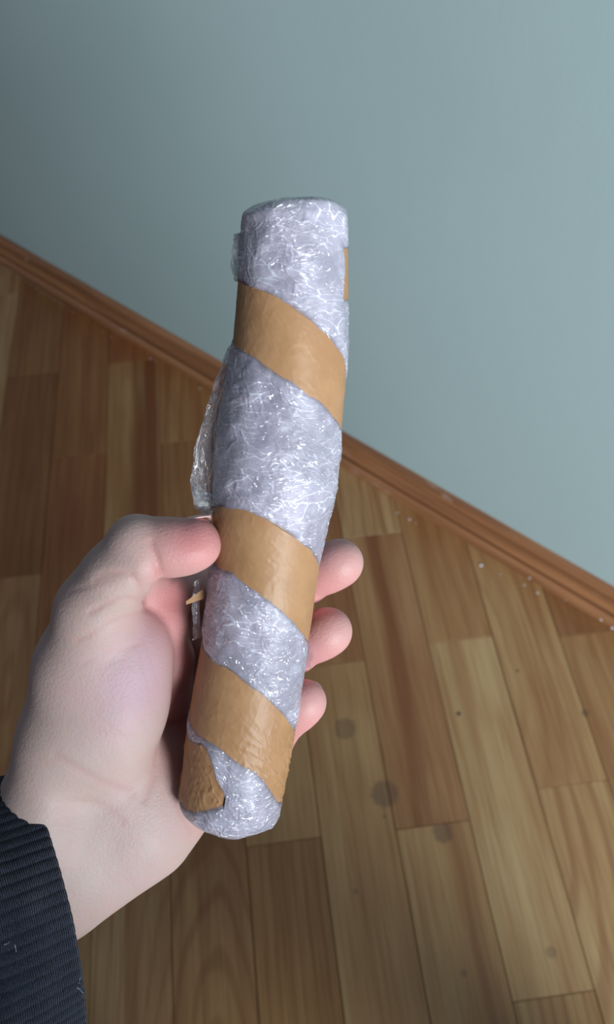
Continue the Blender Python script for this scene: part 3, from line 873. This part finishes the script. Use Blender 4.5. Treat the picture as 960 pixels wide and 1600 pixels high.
import time as _t
_t0 = _t.time()
STEP = 0.85
lo = np.array([-146.0, -4.0, 246.0])
V, Q = surface_nets(lambda P: sdf(P, False), lo, STEP, (int(176 / STEP), int(176 / STEP), int(130 / STEP)))
for _ in range(2):                                    # settle onto the exact skin, creases included
    e = 0.25; d0 = sdf(V)
    G = np.stack([(sdf(V + np.eye(3)[k] * e) - d0) / e for k in range(3)], -1)
    G /= np.maximum(np.linalg.norm(G, axis=-1, keepdims=True), 1e-3)
    V = V - G * np.clip(d0, -1.0, 1.0)[:, None]
# remove the part that lies deep inside the sleeve
print('hand verts', len(V), 'in', round(_t.time() - _t0, 1), 's')

def skin_colors(V):
    base = np.array(srgb(180, 157, 149)[:3]); col = np.tile(base, (len(V), 1))
    def blob(c, r, rgb, k):
        d = np.linalg.norm(V - c, axis=1); m = (k * np.exp(-(d / r) ** 2))[:, None]
        col[:] = col * (1 - m) + np.array(srgb(*rgb)[:3]) * m
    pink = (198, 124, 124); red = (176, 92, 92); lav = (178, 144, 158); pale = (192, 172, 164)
    blob(px(150, 1180, 300), 26, pale, .6); blob(px(170, 1370, 315), 26, pale, .5)
    blob(px(300, 850, 278), 13, pink, .85); blob(px(320, 835, 282), 9, pink, .5); blob(px(250, 890, 280), 6, pink, .5)
    blob(px(250, 945, 308), 16, pink, .85); blob(px(285, 920, 325), 22, red, .6); blob(px(265, 1010, 318), 12, pink, .6); blob(px(275, 1060, 330), 20, red, .65); blob(px(285, 1140, 335), 20, red, .6)
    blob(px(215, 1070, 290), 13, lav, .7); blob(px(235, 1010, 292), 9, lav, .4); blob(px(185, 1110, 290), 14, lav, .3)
    for t_ in (INDEX, MIDDLE, RING, LITTLE):
        blob(t_[-1] - (t_[-1] - t_[-2]) * .15, 15, pink, .9); blob(t_[-2], 14, pink, .7); blob(t_[1], 20, red, .5)
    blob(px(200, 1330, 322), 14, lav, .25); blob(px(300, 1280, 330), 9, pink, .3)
    n = fbm(V[:, 0] * .09 + V[:, 2] * .05, V[:, 1] * .09, 3)[:, None]
    col = col * (1 + .05 * n) ; col[:, 1] *= (1 - .05 * np.clip(n[:, 0], 0, 1))
    for (L, wd, dp) in GROOVES:
        m = None
        for i in range(len(L) - 1):
            e = cone(V.astype(f32), L[i], L[i + 1], 0, 0); m = e if m is None else np.minimum(m, e)
        k = (min(1, dp) * .38 * np.exp(-(m / (wd * 1.2)) ** 2))[:, None]
        col = col * (1 - k) + np.array(srgb(176, 112, 108)[:3]) * k
    return np.clip(col, 0, 1)

def skin_material():
    N = NT('skin')
    at = N.n('ShaderNodeAttribute', attribute_name='skin_tone'); tc = N.n('ShaderNodeTexCoord'); ob = tc.outputs['Object']
    vo = N.n('ShaderNodeTexVoronoi'); N.l(ob, vo.inputs['Vector']); vo.inputs['Scale'].default_value = 900
    n1 = N.noise(ob, 420, 3, 0.6); n2 = N.noise(ob, 130, 3, 0.6, 1.5)
    c = N.mix(N.ramp(n2, 0.3, 0.75, 0, 0.14), at.outputs['Color'], srgb(196, 140, 136))
    b = N.n('ShaderNodeBsdfPrincipled'); N.l(c, b.inputs['Base Color'])
    b.inputs['Roughness'].default_value = 0.52; b.inputs['Specular IOR Level'].default_value = 0.35
    b.inputs['Subsurface Weight'].default_value = 0.35; b.inputs['Subsurface Radius'].default_value = (1.0, 0.35, 0.2); b.inputs['Subsurface Scale'].default_value = 0.0045
    lines = N.math('ABSOLUTE', N.math('SUBTRACT', N.noise(N.scalev(ob, (1, 1, 1)), 170, 2, 0.5, 1.0), 0.5))
    h = N.math('ADD', N.math('MULTIPLY', vo.outputs['Distance'], .5), N.math('ADD', N.math('MULTIPLY', n1, .4), N.math('MULTIPLY', N.ramp(lines, 0, .05), .10)))
    N.l(N.bump(h, 0.35, 0.0005), b.inputs['Normal'])
    N.l(b.outputs[0], N.out.inputs[0]); return N.m
M_skin = skin_material()
M_nail = plain('fingernail', srgb(226, 184, 178), 0.28)

person_at = to_world(px(60, 1400, 315))
person = root('person', 'left hand and wrist in a dark navy ribbed sleeve gripping the wrapped roll', 'person', person_at)
link_mesh('hand', to_world(V), Q, M_skin, person, colors=skin_colors(V))

def nail(tip, axis, up, length, width, r):
    axis = np.array(axis, float); axis /= np.linalg.norm(axis); up = np.array(up, float); up -= axis * (up @ axis); up /= np.linalg.norm(up)
    side = np.cross(axis, up)
    nu, nv = 15, 17
    V = []
    for layer in (0, 1):
        for i in range(nu):
            s = i / (nu - 1)
            for j in range(nv):
                q = j / (nv - 1) * 2 - 1
                wv = width * .5 * (1 - .25 * max(0, s - .7) / .3 - .12 * (1 - s) ** 3) 
                ln = length * (s - .5) * (1 - .10 * q * q if s > .5 else 1 - .18 * q * q)
                a = q * 1.05
                p = tip + axis * ln + side * math.sin(a) * wv / math.sin(1.05) + up * (r + .35 - (1 - math.cos(a)) * wv * 1.0 - 1.5 * max(0, s - .35) ** 2) 
                if layer: p = p - up * .5
                V.append(p)
    Fa = np.concatenate([grid_faces(nu, nv), grid_faces(nu, nv, off=nu * nv)[:, ::-1]])
    rim = []
    n0 = nu * nv
    for i in range(nu - 1):
        for j in (0, nv - 1):
            a, b = i * nv + j, (i + 1) * nv + j; rim.append((a, b, b + n0, a + n0) if j else (b, a, a + n0, b + n0))
    for j in range(nv - 1):
        for i in (0, nu - 1):
            a, b = i * nv + j, i * nv + j + 1; rim.append((b, a, a + n0, b + n0) if i else (a, b, b + n0, a + n0))
    Fa = np.concatenate([Fa, np.array(rim)])
    link_mesh('fingernail', to_world(np.array(V)), Fa, M_nail, person)
nail(px(312, 841, 286), px(330, 834, 287) - px(262, 850, 285), (0.05, -1, .55), 11.5, 12.5, 7.9)
for t_, up in ((INDEX, (0.0, .1, 1)), (MIDDLE, (0.0, .1, 1)), (RING, (0.0, .1, 1)), (LITTLE, (.0, .2, 1))):
    ax = t_[-1] - t_[-2]; ax = ax / np.linalg.norm(ax)
    nail(t_[-1] + ax * 0.5, ax, up, 10.0, 9.0, 7.6 if t_ is not LITTLE else 6.2)

# ------------------------------------------------------------------ sleeve
def sleeve_material():
    N = NT('navy_rib_knit')
    at = N.n('ShaderNodeAttribute', attribute_name='uvm'); uv = at.outputs['Vector']
    tc = N.n('ShaderNodeTexCoord'); ob = tc.outputs['Object']
    wv = N.n('ShaderNodeTexWave', wave_type='BANDS', bands_direction='Y'); N.l(uv, wv.inputs['Vector'])
    wv.inputs['Scale'].default_value = 0.42; wv.inputs['Distortion'].default_value = 2.2; wv.inputs['Detail'].default_value = 2; wv.inputs['Detail Scale'].default_value = 1.5
    fz = N.noise(ob, 1400, 3, 0.7); bl = N.noise(ob, 90, 3, 0.6)
    c = N.mix(N.ramp(fz, 0.35, 0.75), srgb(20, 22, 34), srgb(42, 47, 66))
    c = N.mix(N.ramp(bl, 0.4, 0.75, 0, .35), c, srgb(38, 52, 66))
    b = N.n('ShaderNodeBsdfPrincipled'); N.l(c, b.inputs['Base Color']); b.inputs['Roughness'].default_value = 0.95
    b.inputs['Sheen Weight'].default_value = 0.15; b.inputs['Sheen Roughness'].default_value = 0.5; b.inputs['Specular IOR Level'].default_value = 0.1
    h = N.math('ADD', N.math('MULTIPLY', wv.outputs['Fac'], .6), N.math('MULTIPLY', fz, .8))
    N.l(N.bump(h, 0.8, 0.0008), b.inputs['Normal'])
    N.l(b.outputs[0], N.out.inputs[0]); return N.m
M_sleeve = sleeve_material()
def sleeve():
    E0 = px(66, 1424, 312)
    T = ARM
    A1 = np.array([.44, .90, 0.0]); A1 -= T * (A1 @ T); A1 /= np.linalg.norm(A1)
    A2 = np.cross(T, A1); A2 = -A2 if A2[2] > 0 else A2
    RIBS = 84; na = RIBS * 9
    th = np.linspace(0, 2 * math.pi, na + 1)[:-1]
    ls = np.concatenate([[-10, -6, -3, -1.2, -.3], [0.0], [.3, 1.0, 2.0], np.linspace(3, 240, 150)])
    inner = np.concatenate([[3.4, 3.2, 2.9, 2.5, 1.6], [0.9], [.35, .08, 0], np.zeros(150)])
    TH, LL = np.meshgrid(th, ls, indexing='ij')
    IN = np.broadcast_to(inner, TH.shape)
    LL2 = np.abs(LL)
    a = 52 + LL2 * .05; b = 36 + LL2 * .05
    rib = np.abs(np.sin(TH * RIBS / 2)) ** .7
    fold = fbm(TH * 1.6 + 5, LL2 * .030, 3) * 5.0 * np.clip(LL2 / 30, 0, 1) + 1.2 * fbm(np.cos(TH) * 3, np.sin(TH) * 3 + LL2 * .04, 2)
    rad = rib * .6 - IN + fold
    ca, sa = np.cos(TH), np.sin(TH)
    nx_, ny_ = ca / a, sa / b; nn = np.sqrt(nx_ ** 2 + ny_ ** 2); nx_, ny_ = nx_ / nn, ny_ / nn
    P = E0 + (a * ca + nx_ * rad)[..., None] * A1 + (b * sa + ny_ * rad)[..., None] * A2 - T * LL2[..., None]
    P = P + (np.sin(TH * 2 + 1) * .8)[..., None] * T
    uv = np.stack([TH * 42, LL2 * 1.0, TH * 0], -1).reshape(-1, 3)
    fa = grid_faces(na, len(ls), True)
    sl = link_mesh('sleeve', to_world(P.reshape(-1, 3)), fa, M_sleeve, person, uvs=uv)
    sl['base_at'] = [float(v) for v in person_at]
    # lint caught on the wool
    rs = random.Random(3)
    def hair(pts, r=.09):
        pts = np.array(pts); V = []
        for p in pts:
            for k in range(4): V.append(p + np.array([math.cos(k * 1.5708), math.sin(k * 1.5708), 0]) * r * 1.2 + np.array([0, 0, (k % 2) * r]))
        o = link_mesh('lint_fibre', to_world(np.array(V)), grid_faces(len(pts), 4), M_lint, sl, loc=None)
    Wp = to_px(P.reshape(-1, 3)); P3 = P.reshape(-1, 3)
    def near(x, y):
        dd = (Wp[:, 0] - x) ** 2 + (Wp[:, 1] - y) ** 2
        k = np.nonzero(dd < 30)[0]
        if not len(k): return None
        return P3[k[np.argmin(P3[k, 2])]] + np.array([0, 0, -.5])
    for path in ([(122, 1547), (128, 1549), (133, 1547), (136, 1544)], [(10, 1472), (12, 1468), (14, 1465)], [(24, 1483), (26, 1479)], [(128, 1533), (131, 1528)], [(141, 1540), (143, 1537)], [(74, 1411), (76, 1410)]):
        pp = [near(*q) for q in path]; pp = [p for p in pp if p is not None]
        if len(pp) > 1: hair(pp)
M_lint = plain('pale_lint', srgb(170, 180, 190), 0.8)
sleeve()

# ------------------------------------------------------------------ the rest of the photographer, added outside the frame to shade the floor
def loft(name, rings, mat, n=36, parent=None):
    """rings: (centre, axis a, axis b, radius a, radius b)"""
    V = []
    for (c, A, B, ra, rb) in rings:
        for k in range(n):
            t = 2 * math.pi * k / n
            V.append(np.array(c) + np.array(A) * math.cos(t) * ra + np.array(B) * math.sin(t) * rb)
    Fa = [tuple(f) for f in grid_faces(len(rings), n)]
    for i in range(len(rings) - 1): Fa.append((i * n + n - 1, (i + 1) * n + n - 1, (i + 1) * n, i * n))
    Fa.append(tuple(range(n - 1, -1, -1))); Fa.append(tuple((len(rings) - 1) * n + k for k in range(n)))
    return link_mesh(name, np.array(V), Fa, mat, parent)
M_cloth = plain('navy_wool', srgb(34, 37, 54), 0.95)
M_denim = plain('dark_denim', srgb(38, 42, 56), 0.9)
M_shoe = plain('black_leather', srgb(24, 22, 22), 0.5)
def body():
    X, Y, Z = (1, 0, 0), (0, 1, 0), (0, 0, 1)
    # kneeling upright, knees apart: a pose shaped to block light from the floor
    bx = [(.055, -.42, .36, .12, .09), (.055, -.42, .42, .185, .13), (.045, -.42, .50, .185, .13), (.01, -.42, .64, .165, .12), (-.03, -.41, .80, .165, .115),
          (-.06, -.40, .94, .18, .115), (-.07, -.39, 1.02, .17, .10), (-.07, -.39, 1.07, .12, .075), (-.07, -.385, 1.10, .062, .06), (-.07, -.38, 1.125, .056, .056)]
    loft('jumper', [((x, y, z), X, Y, a, b) for x, y, z, a, b in bx], M_cloth, parent=person)
    for hx, kx in ((-.05, -.13), (.16, .30)):
        th = []
        for t, r in ((-.06, .05), (0, .088), (.3, .092), (.65, .085), (.9, .074), (1.0, .045)):
            th.append(((hx + (kx - hx) * t, -.42 + .20 * t, .44 - .37 * t), X, (0, .88, .47), r, r * 1.1))
        for_leg = [((kx, -.22 - .42 * t, .062), X, Z, r, r) for t, r in ((-.06, .035), (0, .060), (.4, .060), (.8, .046), (1.0, .042))]
        loft('trouser_leg', th, M_denim, parent=person)
        loft('trouser_shin', for_leg, M_denim, parent=person)
        loft('shoe', [((kx, -.62 - t * .14, .052), X, Z, a, b) for t, a, b in ((0, .040, .046), (.4, .044, .050), (.8, .040, .045), (1.0, .02, .03))], M_shoe, parent=person)
    # upper arm from the shoulder down to the elbow end of the sleeve
    el = to_world(px(76, 1428, 312) - ARM * 236); shd = np.array([-.235, -.39, .985])
    d = (shd - el) / np.linalg.norm(shd - el); a = np.cross(d, Z); a /= np.linalg.norm(a); b = np.cross(d, a)
    loft('upper_sleeve', [(el - d * .035, a, b, .030, .028), (el - d * .01, a, b, .056, .052), (el + (shd - el) * .3, a, b, .060, .056), (el + (shd - el) * .7, a, b, .064, .062), (shd, a, b, .062, .062), (shd + d * .03, a, b, .03, .03)], M_cloth, parent=person)
body()
